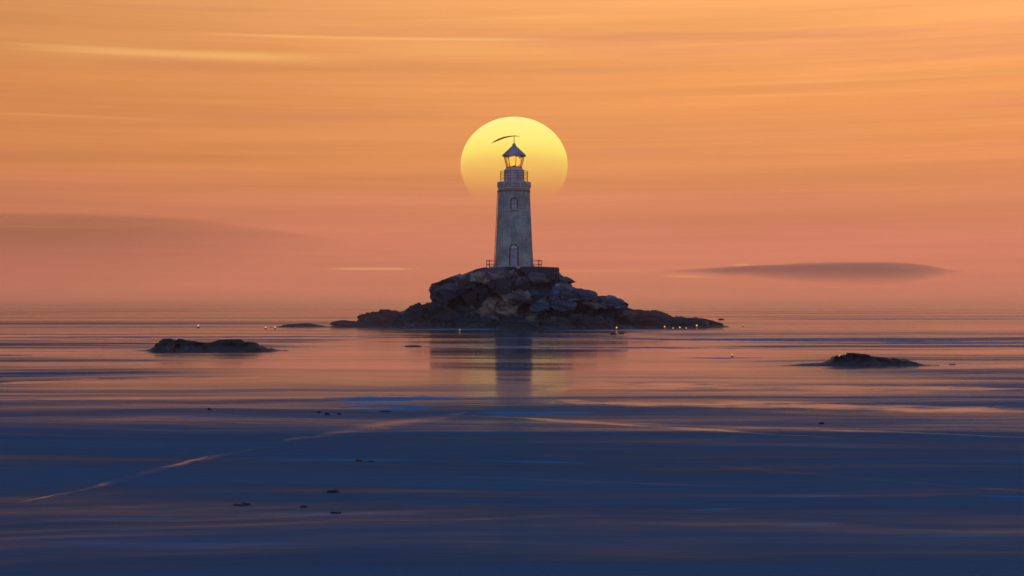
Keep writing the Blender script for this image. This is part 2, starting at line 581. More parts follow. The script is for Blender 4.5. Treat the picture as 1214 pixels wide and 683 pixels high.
    for pts, half, k in (([(380, 472), (540, 473)], 2.2, 0.9), ([(400, 483), (530, 482)], 1.2, 1.0), ([(560, 490), (720, 488)], 0.9, 0.8),
                         ([(40, 617), (230, 614)], 0.10, 1.0), ([(110, 629), (200, 628)], 0.06, 0.8), ([(800, 424.5), (905, 424.5)], 1.1, 1.0),
                         ([(560, 546), (700, 549)], 0.16, 0.8), ([(810, 605), (880, 603)], 0.10, 1.0), ([(920, 622), (1000, 620)], 0.16, 0.8),
                         ([(1150, 588), (1260, 590)], 0.08, 1.0), ([(1050, 636), (1230, 635)], 0.05, 0.8), ([(-60, 422), (40, 421)], 2.0, 0.9),
                         ([(190, 494.5), (290, 494.5)], 0.22, 0.9), ([(480, 391), (600, 390)], 8.0, 0.8), ([(560, 400), (1300, 407)], 5.0, 0.9), ([(-60, 400), (520, 399)], 6.0, 0.55), ([(450, 411), (900, 413)], 3.5, 0.6),
                         ([(850, 378.5), (1300, 378)], 22.0, 0.8), ([(-60, 388), (330, 387)], 8.0, 0.5), ([(640, 392), (860, 391)], 7.0, 0.7)):
        v = slick(pts, half, k)
        gu = v if gu is None else t.m('MAXIMUM', gu, v)
    gu = t.m('MULTIPLY', gu, t.mr(nst, 0.34, 0.6, 0.35, 1.0))
    calm = t.m('MULTIPLY', sk, t.mr(t.noise(t.xyz(t.m('MULTIPLY', x, 0.33), t.m('MULTIPLY', y, 0.45), 70.0), 1.0, 6.0, 0.6), 0.36, 0.6, 0.25, 1.0))
    ruf = t.m('MULTIPLY', ruf, t.m('SUBTRACT', 1.0, calm))

    ruf = t.m('MAXIMUM', t.m('POWER', ruf, 1.6), gu)
    # ripples with long crests across the view, on several scales
    r1 = t.noise(t.xyz(t.m('MULTIPLY', x, 0.35), t.m('MULTIPLY', y, 2.4), 0.0), 1.0, 5.0, 0.6, 0.3)
    r2 = t.noise(t.xyz(t.m('MULTIPLY', x, 0.09), t.m('MULTIPLY', y, 0.8), 4.0), 1.0, 4.0, 0.55, 0.2)
    hgt = t.m('ADD', t.m('MULTIPLY', r1, 0.13), t.m('MULTIPLY', r2, 0.30))
    bp = t.node('ShaderNodeBump')
    t.put(bp.inputs['Strength'], t.mr(t.m('POWER', ruf, 1.6), 0, 1, WAVE_LO, WAVE_HI, False))
    bp.inputs['Distance'].default_value = 1.0
    t.put(bp.inputs['Height'], hgt)
    t.put(b.inputs['Normal'], bp.outputs[0])
    t.put(b.inputs['Roughness'], t.mr(ruf, 0, 1, ROUGH_LO, ROUGH_HI, False))
    body = t.mix(t.mr(nst, 0.35, 0.65), srgb(62, 92, 124), srgb(76, 108, 146))
    # reflected sky blue painted into the water colour as brighter streaks
    bl = t.noise(t.xyz(t.m('MULTIPLY', x, 0.10), t.m('MULTIPLY', y, 1.1), 30.0), 1.0, 4.0, 0.55)
    body = t.mix(t.m('MAXIMUM', t.m('MULTIPLY', t.mr(bl, 0.60, 0.72), 0.6), gu), body, srgb(40, 150, 215))
    t.put(b.inputs['Base Color'], body)
    b.inputs['IOR'].default_value = 1.333
    blue_refl = t.node('ShaderNodeBsdfDiffuse')              # diffuse blue painted into the gust streaks for reflected sky
    blue_refl.inputs[0].default_value = srgb(70, 160, 225)
    mx = t.node('ShaderNodeMixShader')
    t.put(mx.inputs[0], t.m('MULTIPLY', gu, t.mr(t.noise(t.xyz(t.m('MULTIPLY', x, 0.5), t.m('MULTIPLY', y, 1.6), 50.0), 1.0, 6.0, 0.65), 0.42, 0.6, 0.1, 0.7)))
    t.l.new(b.outputs[0], mx.inputs[1])
    t.l.new(blue_refl.outputs[0], mx.inputs[2])
    t.l.new(mx.outputs[0], out.inputs[0])
    b.inputs['Anisotropic'].default_value = 1.0
    t.put(b.inputs['Tangent'], t.xyz(0.0, 1.0, 0.0))      # crests lie across the view: rough along it, smooth across
    return m


WAVE_LO, WAVE_HI = 0.004, 0.8
ROUGH_LO, ROUGH_HI = 0.04, 0.64
M_SEA = water_mat()
bm = bmesh.new()
ys = [-400, -100, -20, 2] + list(np.geomspace(5, 20000, 60))
xs = list(-np.geomspace(12000, 5, 20)) + [0] + list(np.geomspace(5, 12000, 20))
gv = [[bm.verts.new((xx, yy, 0)) for xx in xs] for yy in ys]
for i in range(len(ys) - 1):
    for j in range(len(xs) - 1):
        bm.faces.new((gv[i][j], gv[i][j + 1], gv[i + 1][j + 1], gv[i + 1][j]))
sea = link('water', bm, M_SEA)
tag(sea, kind='structure')


# ------------------------------------------------------------------ rocks
def hash3(i, j, k, s):
    h = (i * 374761393 + j * 668265263 + k * 2147483647 // 7 + s * 974634777) & 0xFFFFFFFF
    h = ((h ^ (h >> 13)) * 1274126177) & 0xFFFFFFFF
    h = (h ^ (h >> 16)) & 0xFFFFFFFF
    return (h & 0xFFFFFF) / float(0xFFFFFF)


def cell3(P, size, seed):
    """value of the nearest jittered cell: random height plus a random tilt (blocky facets)"""
    Q = P / np.array(size)
    I = np.floor(Q).astype(np.int64)
    best = np.full(len(P), 1e9)
    val = np.zeros(len(P))
    for a in (-1, 0, 1):
        for b in (-1, 0, 1):
            for c in (-1, 0, 1):
                J = I + np.array([a, b, c])
                i, j, k = J[:, 0], J[:, 1], J[:, 2]
                C = np.stack([i + hash3(i, j, k, seed), j + hash3(i, j, k, seed + 1), k + hash3(i, j, k, seed + 2)], 1)
                D = Q - C
                d = (D ** 2).sum(1)
                v = (hash3(i, j, k, seed + 3) - 0.5) + (D[:, 0] * (hash3(i, j, k, seed + 4) - 0.5) + D[:, 1] * (hash3(i, j, k, seed + 5) - 0.5)
                                                        + D[:, 2] * (hash3(i, j, k, seed + 6) - 0.5)) * 1.3
                m = d < best
                best[m] = d[m]
                val[m] = v[m]
    return val


def grid_mesh(name, P, nx, ny, mat, parent=None):
    idx = np.arange(nx * ny).reshape(ny, nx)
    fa = np.stack([idx[:-1, :-1], idx[:-1, 1:], idx[1:, 1:], idx[1:, :-1]], -1).reshape(-1, 4)
    keep = (P[fa][:, :, 2].max(1) > -0.25)
    fa = fa[keep]
    used = np.unique(fa)
    remap = np.zeros(len(P), int)
    remap[used] = np.arange(len(used))
    me = bpy.data.meshes.new(name)
    me.from_pydata(P[used].tolist(), [], remap[fa].tolist())
    me.materials.append(mat)
    o = bpy.data.objects.new(name, me)
    COL.objects.link(o)
    if parent:
        o.parent = parent
    return o


def normals_of(P, nx, ny):
    G = P.reshape(ny, nx, 3)
    du = np.gradient(G, axis=1)
    dv = np.gradient(G, axis=0)
    n = np.cross(du, dv)
    n /= np.linalg.norm(n, axis=2, keepdims=True) + 1e-9
    return n.reshape(-1, 3)


def outcrop(name, loc, prof, front, back, depth_curve, step, big, small, mat, seed, plateau=None, sub=0.3):
    """craggy rock: skyline profile prof [(x, z)], front/back half depths as curves of x"""
    xs_ = np.arange(prof[0][0] - 0.4, prof[-1][0] + 0.4, step)
    fy = max(v for _, v in front)
    byy = max(v for _, v in back)
    ysr = np.arange(-fy - 0.5, byy + 0.5, step * 1.1)
    nx, ny = len(xs_), len(ysr)
    X, Yy = np.meshgrid(xs_, ysr)
    X, Yy = X.ravel(), Yy.ravel()
    Z0 = np.interp(X, [p[0] for p in prof], [p[1] for p in prof])
    Wf = np.interp(X, [p[0] for p in front], [p[1] for p in front])
    Wb = np.interp(X, [p[0] for p in back], [p[1] for p in back])
    d = np.where(Yy < 0, -Yy / Wf, Yy / Wb)
    P0 = np.stack([X, Yy, Z0 * 0.5], 1)
    d = d + (cell3(P0, (big * 1.3, big, big), seed + 40)) * 0.16 * (d > 0.12)
    prof_d = np.interp(d, [c[0] for c in depth_curve], [c[1] for c in depth_curve])
    Z = Z0 * prof_d - sub * np.clip(d - 0.7, 0, 1)
    P = np.stack([X, Yy, Z], 1)
    N = normals_of(P, nx, ny)
    amt = np.clip(Z0 * 0.35, 0.15, 1.0) if plateau else np.clip(Z0 * 1.6, 0.1, 0.6)
    amt = amt * (1 - 0.8 * np.clip((Z - 5.2) / 1.2, 0, 1))
    if plateau:
        cx, cy, pr = plateau
        rr = np.hypot(X - cx, Yy - cy)
        amt = amt * np.clip((rr - pr) / 1.0, 0.03, 1)
    v1 = cell3(P + 13.7, (big * 1.5, big, big * 0.55), seed)
    v2 = cell3(P + 5.1, (small * 1.4, small, small * 0.6), seed + 9)
    v3 = cell3(P + 2.2, (small * 0.5, small * 0.4, small * 0.3), seed + 19)
    P = P + N * (amt * (v1 * big * 0.75 + v2 * small * 0.36 + v3 * small * 0.10))[:, None]
    P[:, 2] = np.minimum(P[:, 2], Z0 + (0.10 if plateau else 0.02) + 0.25 * (v1 > 0.1) * (Z0 < 6) * (1 if plateau else 0.1))
    if plateau:      # the cliff leans out on the left
        P[:, 0] -= 0.45 * np.clip((P[:, 2] - 1.6) / 2.0, 0, 1) * np.clip((-6.5 - X) / 1.5, 0, 1)
    o = grid_mesh(name, P, nx, ny, mat)
    o.location = loc
    return o


ISL_Y = 170.0
PX = ISL_Y / F


def ip(px, py):
    return ((px - 607) * PX, CAM_H + (HOR - py) * PX)


sky_line = [(388, 389), (400, 386), (425, 383), (452, 381), (468, 378), (478, 382), (490, 378.5), (501, 373), (511, 367), (516, 358), (521, 347),
            (528, 339), (539, 333.5), (550, 327.5), (558, 324), (566, 320.5), (574, 318.5), (600, 318), (640, 318), (660, 318.5), (662, 326), (665, 338),
            (672, 343), (684, 348), (694, 352.5), (706, 356), (716, 359), (728, 363), (738, 367), (748, 370), (760, 372), (775, 371.5), (790, 374),
            (805, 377), (822, 379.5), (838, 381.5), (850, 384), (860, 388)]
prof = [ip(*p) for p in sky_line]
dcurve = [(0, 1), (0.44, 1.0), (0.5, 0.93), (0.56, 0.74), (0.64, 0.66), (0.70, 0.44), (0.8, 0.30), (0.9, 0.13), (1.0, -0.02), (1.2, -0.12), (3, -0.4)]
frontw = [(-23, 2.0), (-13, 3.5), (-9.5, 7.5), (-5, 8.6), (5, 8.6), (8, 7.5), (12, 5), (18, 3.0), (26, 2.0)]
backw = [(-23, 2.0), (-9, 5), (-5, 7.5), (5, 7.5), (9, 6), (26, 2.0)]
isl = outcrop('rocky_island', (0, ISL_Y, 0), prof, frontw, backw, dcurve, 0.085, 3.1, 1.0, M_ROCK, 11, plateau=(0.25, 0, 3.4))
tag(isl, 'dark craggy rock island that the lighthouse stands on', 'island')

# low islets closer in
def islet(name, base_px, base_py, line, depth, step, seed, label, mat=M_ISLET, big=0.5, small=0.2):
    c = at(base_px, base_py)
    k = c.y / F
    pr = [((px - base_px) * k, max(-0.06, (base_py - py) * k)) for px, py in line]
    w_ = [(pr[0][0], depth * 0.6), (0, depth), (pr[-1][0], depth * 0.6)]
    o = outcrop(name, (c.x, c.y + 0.15, 0), pr, w_, w_, [(0, 1), (0.35, 0.9), (0.7, 0.5), (1, 0), (3, -0.6)], step, big, small, mat, seed, sub=0.1)
    tag(o, label, 'islet')
    return o


islet('rock_islet', 252, 416, [(168, 416), (176, 414.5), (182, 412), (186, 409), (188, 405), (194, 402.6), (214, 402.6), (219, 404.5), (230, 405.5), (240, 407),
                             (249, 407), (258, 404.5), (268, 403), (284, 403), (296, 406), (308, 410), (320, 413), (332, 416)],
      1.4, 0.03, 61, 'low dark islet on the left with a square hump and a round hump')
islet('rock_islet', 1025, 433.5, [(938, 433.5), (950, 432), (962, 431.2), (976, 431.2), (986, 428), (992, 423), (1001, 420), (1014, 420), (1030, 421.5), (1038, 424),
                                 (1052, 425.5), (1066, 426), (1074, 426.3), (1086, 429.5), (1096, 432), (1104, 433.6)],
      1.0, 0.022, 71, 'low dark islet on the right with one rounded hump', big=0.4, small=0.16)
islet('rock_islet', 356, 388, [(325, 388), (333, 386.4), (341, 385), (352, 384.2), (368, 383.6), (374, 385.4), (384, 387), (392, 388)],
      2.0, 0.06, 81, 'flat thin dark reef left of the island, far off', big=0.8, small=0.3)


def boulder(name, px, py_top, py_bot, wpx, Y, seed, label, mat, group=None, flat=1.0, dy=0.7, lean=0.0, skirt=0.0):
    k = Y / F
    bm = bmesh.new()
    bmesh.ops.create_icosphere(bm, subdivisions=5, radius=1.0)
    P = np.array([v.co[:] for v in bm.verts])
    w2, h2 = wpx * k / 2, (py_bot - py_top) * k / 2
    U = P.copy()
    U = np.sign(U) * np.abs(U) ** 0.82
    P2 = U * np.array([w2, w2 * dy, h2])
    P2[:, 0] += lean * P2[:, 2]
    sc = max(w2 * 0.7, 0.02)
    v1 = cell3(P2 + seed * 3.3, (sc * 1.2, sc, max(h2 * 0.8, 0.01)), seed)
    v2 = cell3(P2 + seed * 1.3, (sc * 0.35, sc * 0.3, max(h2 * 0.3, 0.01)), seed + 5)
    P2 = P2 + U * (v1 * h2 * 0.5 + v2 * h2 * 0.2)[:, None]
    for v, p in zip(bm.verts, P2):
        v.co = p
    o = link(name, bm, mat)
    c = at(px, (py_top + py_bot) / 2, Y)
    o.location = c
    tag(o, label, 'rock', group)
    return o


G = 'rocks along the island shore'
boulder('boulder', 452, 369.5, 386, 52, 168.5, 3, 'brown humped rock just left of the island, lowest at its left end', M_ROCKW, G, lean=0.8)
boulder('boulder', 421, 380.5, 388, 60, 168.0, 4, 'low flat brown rock at the far left tip of the island shore', M_ROCKW, G)
boulder('boulder', 471, 372, 387, 34, 167.5, 14, 'small brown rock wedged between humped rock and island cliff', M_ROCKW, G, lean=0.5)
boulder('boulder', 496, 363, 390, 54, 165.5, 24, 'sloping dark rock leaning on the left side of the island cliff', M_ROCK, G, lean=0.9)
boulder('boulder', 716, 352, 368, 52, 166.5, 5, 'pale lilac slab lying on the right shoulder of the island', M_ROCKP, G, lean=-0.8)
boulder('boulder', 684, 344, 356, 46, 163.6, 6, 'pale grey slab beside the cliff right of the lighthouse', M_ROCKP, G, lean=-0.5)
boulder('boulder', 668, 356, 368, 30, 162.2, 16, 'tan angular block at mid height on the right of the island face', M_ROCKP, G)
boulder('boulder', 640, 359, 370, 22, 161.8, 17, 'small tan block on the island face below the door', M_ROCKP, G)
boulder('boulder', 765, 369, 387, 62, 165.5, 7, 'long brownish rock trailing off the right side of the island', M_ROCKW, G, lean=-0.9)
boulder('boulder', 800, 377.5, 388.5, 80, 166.5, 8, 'low dark rock near the right tip of the island', M_ROCK, G, lean=-0.9)
boulder('boulder', 530, 372, 390, 36, 161.6, 9, 'dark block at the water edge below the left cliff', M_ROCK, G)
boulder('boulder', 562, 376, 391, 44, 161.0, 10, 'dark blue rock at the water edge left of the middle', M_ROCK, G)
boulder('boulder', 612, 378, 391, 52, 160.8, 12, 'broad dark rock at the water edge in the middle', M_ROCK, G)
boulder('boulder', 660, 377, 391, 40, 161.0, 13, 'dark rock at the water edge right of the middle', M_ROCK, G)
boulder('boulder', 704, 374, 389, 50, 162.5, 15, 'sloping dark rock at the water edge on the right', M_ROCK, G, lean=-0.7)

small_rocks = [(727, 396.5, 9, 3), (737, 396, 7, 3), (490, 411, 24, 3), (855, 379.5, 8, 3.5), (1129, 432.4, 9, 2), (378, 489.5, 5, 4), (388, 492, 6, 5),
               (402, 491.5, 5, 3.5), (457, 488, 16, 3), (395, 583.5, 18, 5), (287, 598.5, 26, 4), (360, 601, 10, 3), (398, 608, 16, 3), (425, 546.5, 10, 3),
               (440, 547.5, 8, 2.6), (645, 389.5, 7, 3), (974, 502.5, 7, 3.5), (248, 486, 4, 4)]
sl_ = ['left one of two specks of rock off the right shore', 'right one of two specks of rock off the right shore', 'flat dark rock awash left of the island reflection',
       'speck of rock beyond the right tip of the island', 'speck of rock right of the right islet', 'leftmost of three dark stones awash in blue water on the left',
       'middle and largest of three dark stones awash on the left', 'rightmost of three dark stones awash on the left', 'flat stone awash just left of the dark reflection',
       'flat oval stone awash in the lower left water', 'widest flat stone awash in the lower left water', 'tiny stone right of the widest flat stone',
       'thin flat stone, lowest in the left foreground', 'left one of two thin stones by the reflection', 'right one of two thin stones by the reflection',
       'tiny stone at the foot of the island cliff', 'single dark stone awash in the right foreground', 'tiny lone stone below the left islet']
for i, ((px, py, wp, hp), lb) in enumerate(zip(small_rocks, sl_)):
    c = at(px, py)
    o = boulder('small_rock', px, py - hp * 0.5, py + hp * 0.25, wp * 0.85, c.y, 100 + i * 7, lb, M_ISLET, 'small rocks awash')


# ------------------------------------------------------------------ lighthouse
LX, LY = 0.25, ISL_Y
ZB = 6.95


def lz(py):
    return CAM_H + (HOR - py) * PX - ZB


LH = empty('lighthouse', (LX, LY, ZB))
tag(LH, 'weathered grey stone lighthouse with conical roof and lit lantern, on the rock island', 'lighthouse')

z_top = lz(222.5)


def wallR(z):
    return float(np.interp(z, [0.0, lz(300), lz(275), lz(250), z_top], [2.34, 2.22, 2.10, 1.98, 1.88]))


bm = bmesh.new()
prof_t = [(2.42, 0.25), (2.42, 0.45), (wallR(0.5), 0.55)] + [(wallR(z), z) for z in np.linspace(0.7, z_top, 40)]
lathe(bm, prof_t, 96)
tower = link('tower_wall', bm, M_WALL, LH, True)
bm = bmesh.new()
lathe(bm, [(3.35, -0.55), (3.35, 0.0), (3.3, 0.05), (2.95, 0.05), (2.95, 0.22), (2.9, 0.26), (2.3, 0.26)], 72)
link('plinth', bm, M_STONE, LH, True)
bm = bmesh.new()
box(bm, (0.0, -3.15, -0.12), (1.7, 0.9, 0.24), bev=0.02)
box(bm, (0.0, -2.85, 0.13), (1.4, 0.62, 0.2), bev=0.02)
link('door_step', bm, M_STONE, LH)
# cornice and corbels
bm = bmesh.new()
lathe(bm, [(1.80, lz(225)), (1.93, lz(224.6)), (1.95, lz(223.2)), (1.86, lz(222.6)), (1.86, lz(219.4)), (1.98, lz(219.2)), (2.02, lz(218.2)),
           (2.02, lz(216.6)), (1.95, lz(216.2)), (1.2, lz(216.0))], 96)
for k in range(26):
    a = 2 * PI * k / 26
    box(bm, (1.93 * math.cos(a), 1.93 * math.sin(a), lz(220.6)), (0.20, 0.20, 0.30), a, 0.015)
link('cornice', bm, M_STONE, LH, True)
bm = bmesh.new()
lathe(bm, [(1.85, lz(228.4)), (wallR(lz(228)) + 0.05, lz(228.2)), (wallR(lz(226)) + 0.05, lz(226.2)), (1.85, lz(226))], 96)
link('string_course', bm, M_BRICK, LH, True)
# gallery railing
rail = empty('gallery_railing', (0, 0, 0))
rail.parent = LH
bm = bmesh.new()
for yy in (203.6, 206.4, 209.4, 212.4):
    ringtube(bm, 1.66, lz(yy), 0.026, 72, m=6)
link('rail', bm, M_IRON, rail, True)
for k in range(12):
    a = 2 * PI * (k + 0.5) / 12
    bm = bmesh.new()
    bar(bm, (1.66 * math.cos(a), 1.66 * math.sin(a), lz(216.1)), (1.66 * math.cos(a), 1.66 * math.sin(a), lz(203.2)), 0.034)
    lathe(bm, [(0.06, lz(216.0)), (0.06, lz(215.5))], 8, 1.66 * math.cos(a), 1.66 * math.sin(a))
    link('post', bm, M_IRON, rail)
# drum
bm = bmesh.new()
dp = [(1.16, lz(216.1)), (1.20, lz(215.7)), (1.20, lz(214.6)), (1.13, lz(214.2))]
for a in (212, 209.0, 206):
    dp += [(1.13, lz(a)), (1.155, lz(a - 0.15)), (1.155, lz(a - 0.75)), (1.13, lz(a - 0.9))]
dp += [(1.13, lz(203.4)), (1.22, lz(203)), (1.22, lz(202.2)), (1.05, lz(200.6)), (0.98, lz(199.8)), (0.98, lz(199.2)), (0.6, lz(199.0))]
lathe(bm, dp, 72)
link('lantern_drum', bm, M_DRUM, LH, True)
# lantern: glass leaning outwards between raked mullions
zl0, zl1, rl0, rl1 = lz(199.2), lz(185.0), 0.88, 1.24
bm = bmesh.new()
NL = 8
ga = [2 * PI * (k + 0.25) / NL for k in range(NL)]
va = [bm.verts.new((rl0 * 0.97 * math.cos(a), rl0 * 0.97 * math.sin(a), zl0)) for a in ga]
vb = [bm.verts.new((rl1 * 0.97 * math.cos(a), rl1 * 0.97 * math.sin(a), zl1)) for a in ga]
for k in range(NL):
    bm.faces.new((va[k], va[(k + 1) % NL], vb[(k + 1) % NL], vb[k]))
link('lantern_glass', bm, M_GLASS, LH)
for a in ga:
    bm = bmesh.new()
    bar(bm, (rl0 * math.cos(a), rl0 * math.sin(a), zl0), (rl1 * math.cos(a), rl1 * math.sin(a), zl1), 0.05, 0.045, 6)
    link('mullion', bm, M_MULL, LH)
bm = bmesh.new()
lathe(bm, [(0.80, zl0 - 0.05), (0.96, zl0 - 0.05), (0.97, zl0 + 0.09), (0.80, zl0 + 0.09)], 40, close=False)
lathe(bm, [(1.16, zl1 - 0.10), (1.29, zl1 - 0.08), (1.31, zl1 + 0.02), (1.16, zl1 + 0.02)], 40, close=False)
link('lantern_ring', bm, M_MULL, LH, True)
lamp = empty('lamp', (0, 0, 0))
lamp.parent = LH
bm = bmesh.new()
lathe(bm, [(0.32, zl0 - 0.1), (0.32, zl0 + 0.12), (0.14, zl0 + 0.2), (0.14, zl0 + 0.3)], 24)
link('pedestal', bm, M_FRAME, lamp, True)
bm = bmesh.new()
lz0 = zl0 + 0.3
pr = [(0.16, lz0)]
for k in range(8):
    r = 0.46 + 0.24 * math.sin(PI * (k + 0.9) / 9.5)
    pr += [(r, lz0 + 0.03 + k * 0.12), (r + 0.035, lz0 + 0.06 + k * 0.12), (r, lz0 + 0.12 + k * 0.12)]
pr += [(0.12, lz0 + 1.06)]
lathe(bm, pr, 28)
link('lens', bm, M_LAMP, lamp)
# roof
roof = None
bm = bmesh.new()
lathe(bm, [(1.1, lz(185.2)), (1.42, lz(185.3)), (1.44, lz(184.7)), (1.40, lz(184.2)), (1.20, lz(182.6)), (0.80, lz(178.6)), (0.42, lz(175.0)),
           (0.2, lz(173.2)), (0.19, lz(172.6)), (0.1, lz(172.4))], 48)
for k in range(16):
    a = 2 * PI * (k + 0.5) / 16
    bar(bm, (1.40 * math.cos(a), 1.40 * math.sin(a), lz(184.0)), (0.22 * math.cos(a), 0.22 * math.sin(a), lz(173.0)), 0.022, 0.015, 6)
roof = link('roof', bm, M_ROOF, LH, True)
bm = bmesh.new()
bmesh.ops.create_uvsphere(bm, u_segments=20, v_segments=12, radius=0.22, matrix=Matrix.Translation((0, 0, lz(171.9))))
link('ball', bm, M_ROOF, roof, True)
bm = bmesh.new()
bar(bm, (0, 0, lz(171.5)), (0, 0, lz(160.4)), 0.05, 0.03)
link('finial_rod', bm, M_IRON, roof)
# curved wind pennant
cx0 = 607 + LX / PX
pts = [((px - cx0) * PX, lz(py)) for px, py in ((582.5, 170.2), (586, 168), (591, 165.6), (597, 163.3), (603, 162), (608, 161.4), (612, 161.3), (616.5, 161.9))]
th = [0.012, 0.07, 0.11, 0.10, 0.075, 0.05, 0.04, 0.015]
bm = bmesh.new()
rows = []
for (x_, z_), t_ in zip(pts, th):
    rows.append([bm.verts.new((x_, yy, z_ + s_ * t_)) for s_, yy in ((-1, -0.02), (1, -0.02), (1, 0.02), (-1, 0.02))])
for a, b_ in zip(rows, rows[1:]):
    for j in range(4):
        bm.faces.new((a[j], a[(j + 1) % 4], b_[(j + 1) % 4], b_[j]))
bm.faces.new(rows[0])
bm.faces.new(rows[-1])
pen = link('pennant', bm, M_PENNANT, LH)
pen['label'] = 'thin rust red curved pennant at the tip of the rod'
# door
lean = 0.048


def wy(z):
    return -wallR(z)


def open_in_wall(name, xc, z0, hw, h, rise, proud):
    y = wy(z0)
    root_bm = bmesh.new()
    frame_prism(root_bm, arch_pts(hw + 0.13, h + 0.13, rise + 0.10), arch_pts(hw, h, rise), y - proud, y + 0.25, z0, lean)
    return root_bm, y


z0 = 0.26
bmf, yd = open_in_wall('door', 0, z0, 0.42, 2.5, 0.42, 0.10)
bmd = bmesh.new()
prism(bmd, [(-0.42, 0), (0.42, 0), (0.42, 2.0), (-0.42, 2.0)], yd - 0.02, yd + 0.2, z0, lean)
for xx in (-0.2, 0.2):
    for (za, zb_) in ((0.15, 0.9), (1.05, 1.85)):
        prism(bmd, [(xx - 0.14, za), (xx + 0.14, za), (xx + 0.14, zb_), (xx - 0.14, zb_)], yd - 0.04, yd - 0.01, z0, lean)
door = link('door', bmd, M_DOOR, LH)
door.location.x = -0.02
link('frame', bmf, M_FRAME, door)
bm = bmesh.new()
fl = [(-0.42, 2.08), (0.42, 2.08)] + [(0.42 * math.cos(PI * k / 12), 2.08 + 0.42 * math.sin(PI * k / 12)) for k in range(1, 12)]
prism(bm, fl, yd - 0.015, yd + 0.1, z0, lean)
link('fanlight', bm, M_WIN, door)
bm = bmesh.new()
prism(bm, [(-0.42, 2.0), (0.42, 2.0), (0.42, 2.08), (-0.42, 2.08)], yd - 0.07, yd + 0.1, z0, lean)
link('transom', bm, M_FRAME, door)
bm = bmesh.new()
bmesh.ops.create_uvsphere(bm, u_segments=10, v_segments=8, radius=0.04, matrix=Matrix.Translation((0.34, yd + 0.05 - 0.1, z0 + 1.0)))
link('handle', bm, M_IRON, door)
# window
zw = lz(249)
bmf, yw_ = open_in_wall('window', 0, zw, 0.30, 1.25, 0.30, 0.09)
win = link('window', bmf, M_FRAME, LH)
bm = bmesh.new()
prism(bm, arch_pts(0.30, 1.25, 0.30), yw_ - 0.01, yw_ + 0.1, zw, lean)
link('pane', bm, M_WIN, win)
bm = bmesh.new()
prism(bm, [(-0.025, 0), (0.025, 0), (0.025, 1.24), (-0.025, 1.24)], yw_ - 0.04, yw_ + 0.02, zw, lean)
prism(bm, [(-0.29, 0.58), (0.29, 0.58), (0.29, 0.63), (-0.29, 0.63)], yw_ - 0.043, yw_ + 0.02, zw, lean)
prism(bm, [(-0.29, 0.9), (0.29, 0.9), (0.29, 0.94), (-0.29, 0.94)], yw_ - 0.043, yw_ + 0.02, zw, lean)
link('glazing_bar', bm, M_FRAME, win)
bm = bmesh.new()
box(bm, (0, yw_ - 0.06, zw - 0.10), (0.95, 0.32, 0.14), bev=0.01)
link('sill', bm, M_STONE, win)
# lightning conductor down the left side
bm = bmesh.new()
ppts = []
for z in np.linspace(0.3, z_top - 0.3, 9):
    a = R(186)
    r = wallR(z) + 0.10
    ppts.append(Vector((r * math.cos(a), r * math.sin(a), z)))
for p, q in zip(ppts, ppts[1:]):
    bar(bm, p, q, 0.035)
for p in ppts[1:-1]:
    bar(bm, p, p + Vector((0.12, 0, 0)), 0.03)
link('down_pipe', bm, M_IRON, LH)

# railing round the top of the rock
RB = empty('terrace_railing', (LX, LY, ZB))
tag(RB, 'low brown iron railing round the foot of the lighthouse', 'railing')
rr = 3.28
a0, a1 = R(-52), R(232)
bm = bmesh.new()
for h in (0.52, 0.98):
    ringtube(bm, rr, h, 0.03, 64, a0, a1, 6)
link('rail', bm, M_IRON, RB, True)
for k in range(12):
    a = a0 + (a1 - a0) * k / 11
    bm = bmesh.new()
    bar(bm, (rr * math.cos(a), rr * math.sin(a), -0.5), (rr * math.cos(a), rr * math.sin(a), 1.06), 0.042)
    link('post', bm, M_IRON, RB)


# ------------------------------------------------------------------ glowing floats made up for the yellow glints on the water
def make_glint(sz=1.0):
    t = empty('glint_float', (0, 0, 0))
    bm = bmesh.new()
    lathe(bm, [(0.06, -0.10), (0.15, -0.04), (0.17, 0.03), (0.12, 0.09), (0.04, 0.12), (0.03, 0.20)], 16)
    link('float', bm, M_IRON, t, True)
    bm = bmesh.new()
    bmesh.ops.create_uvsphere(bm, u_segments=12, v_segments=8, radius=0.085, matrix=Matrix.Translation((0, 0, 0.27)))
    link('lamp', bm, M_GLINT, t, True)  # glowing bead added to stand for the glint
    return t


bl_ = [(731, 391.5, 1.6, 'yellow glint on the water nearest the right foot of the island'),
       (788, 390, 1.5, 'leftmost of four small yellow glints on the water right of the island'),
       (798, 391, 1.1, 'second from left of four small yellow glints on the water right of the island'),
       (806, 391, 1.5, 'third from left of four small yellow glints on the water right of the island'),
       (813.5, 391, 1.1, 'rightmost of four small yellow glints on the water right of the island'),
       (826, 389, 1.8, 'brightest yellow glint, just right of the row of four'),
       (881, 387, 1.3, 'lone yellow glint on the water far right of the island'),
       (235, 389, 1.8, 'leftmost yellow glint on the water above the left islet'),
       (315, 390.5, 1.4, 'yellow glint on the water left of the thin far reef'),
       (326, 390.5, 1.4, 'yellow glint on the water at the tip of the thin far reef'),
       (996, 424, 0.62, 'left one of a pair of glints behind the right islet hump'),
       (1002, 424, 0.62, 'right one of a pair of glints behind the right islet hump'),
       (868, 423, 0.6, 'small lone glint on the water between island and right islet'),
       (545, 393, 1.0, 'small glint on the water at the left foot of the island')]
b0 = make_glint()
for i, (px, py, k, lb) in enumerate(bl_):
    if i == 0:
        t = b0
    else:
        t = b0.copy()
        COL.objects.link(t)
        for ch in list(b0.children):
            c = ch.copy()
            COL.objects.link(c)
            c.parent = t
    t.location = at(px, py)
    k *= 0.62
    t.scale = (k, k, k)
    tag(t, lb, 'buoy light', 'small yellow glints on the water')


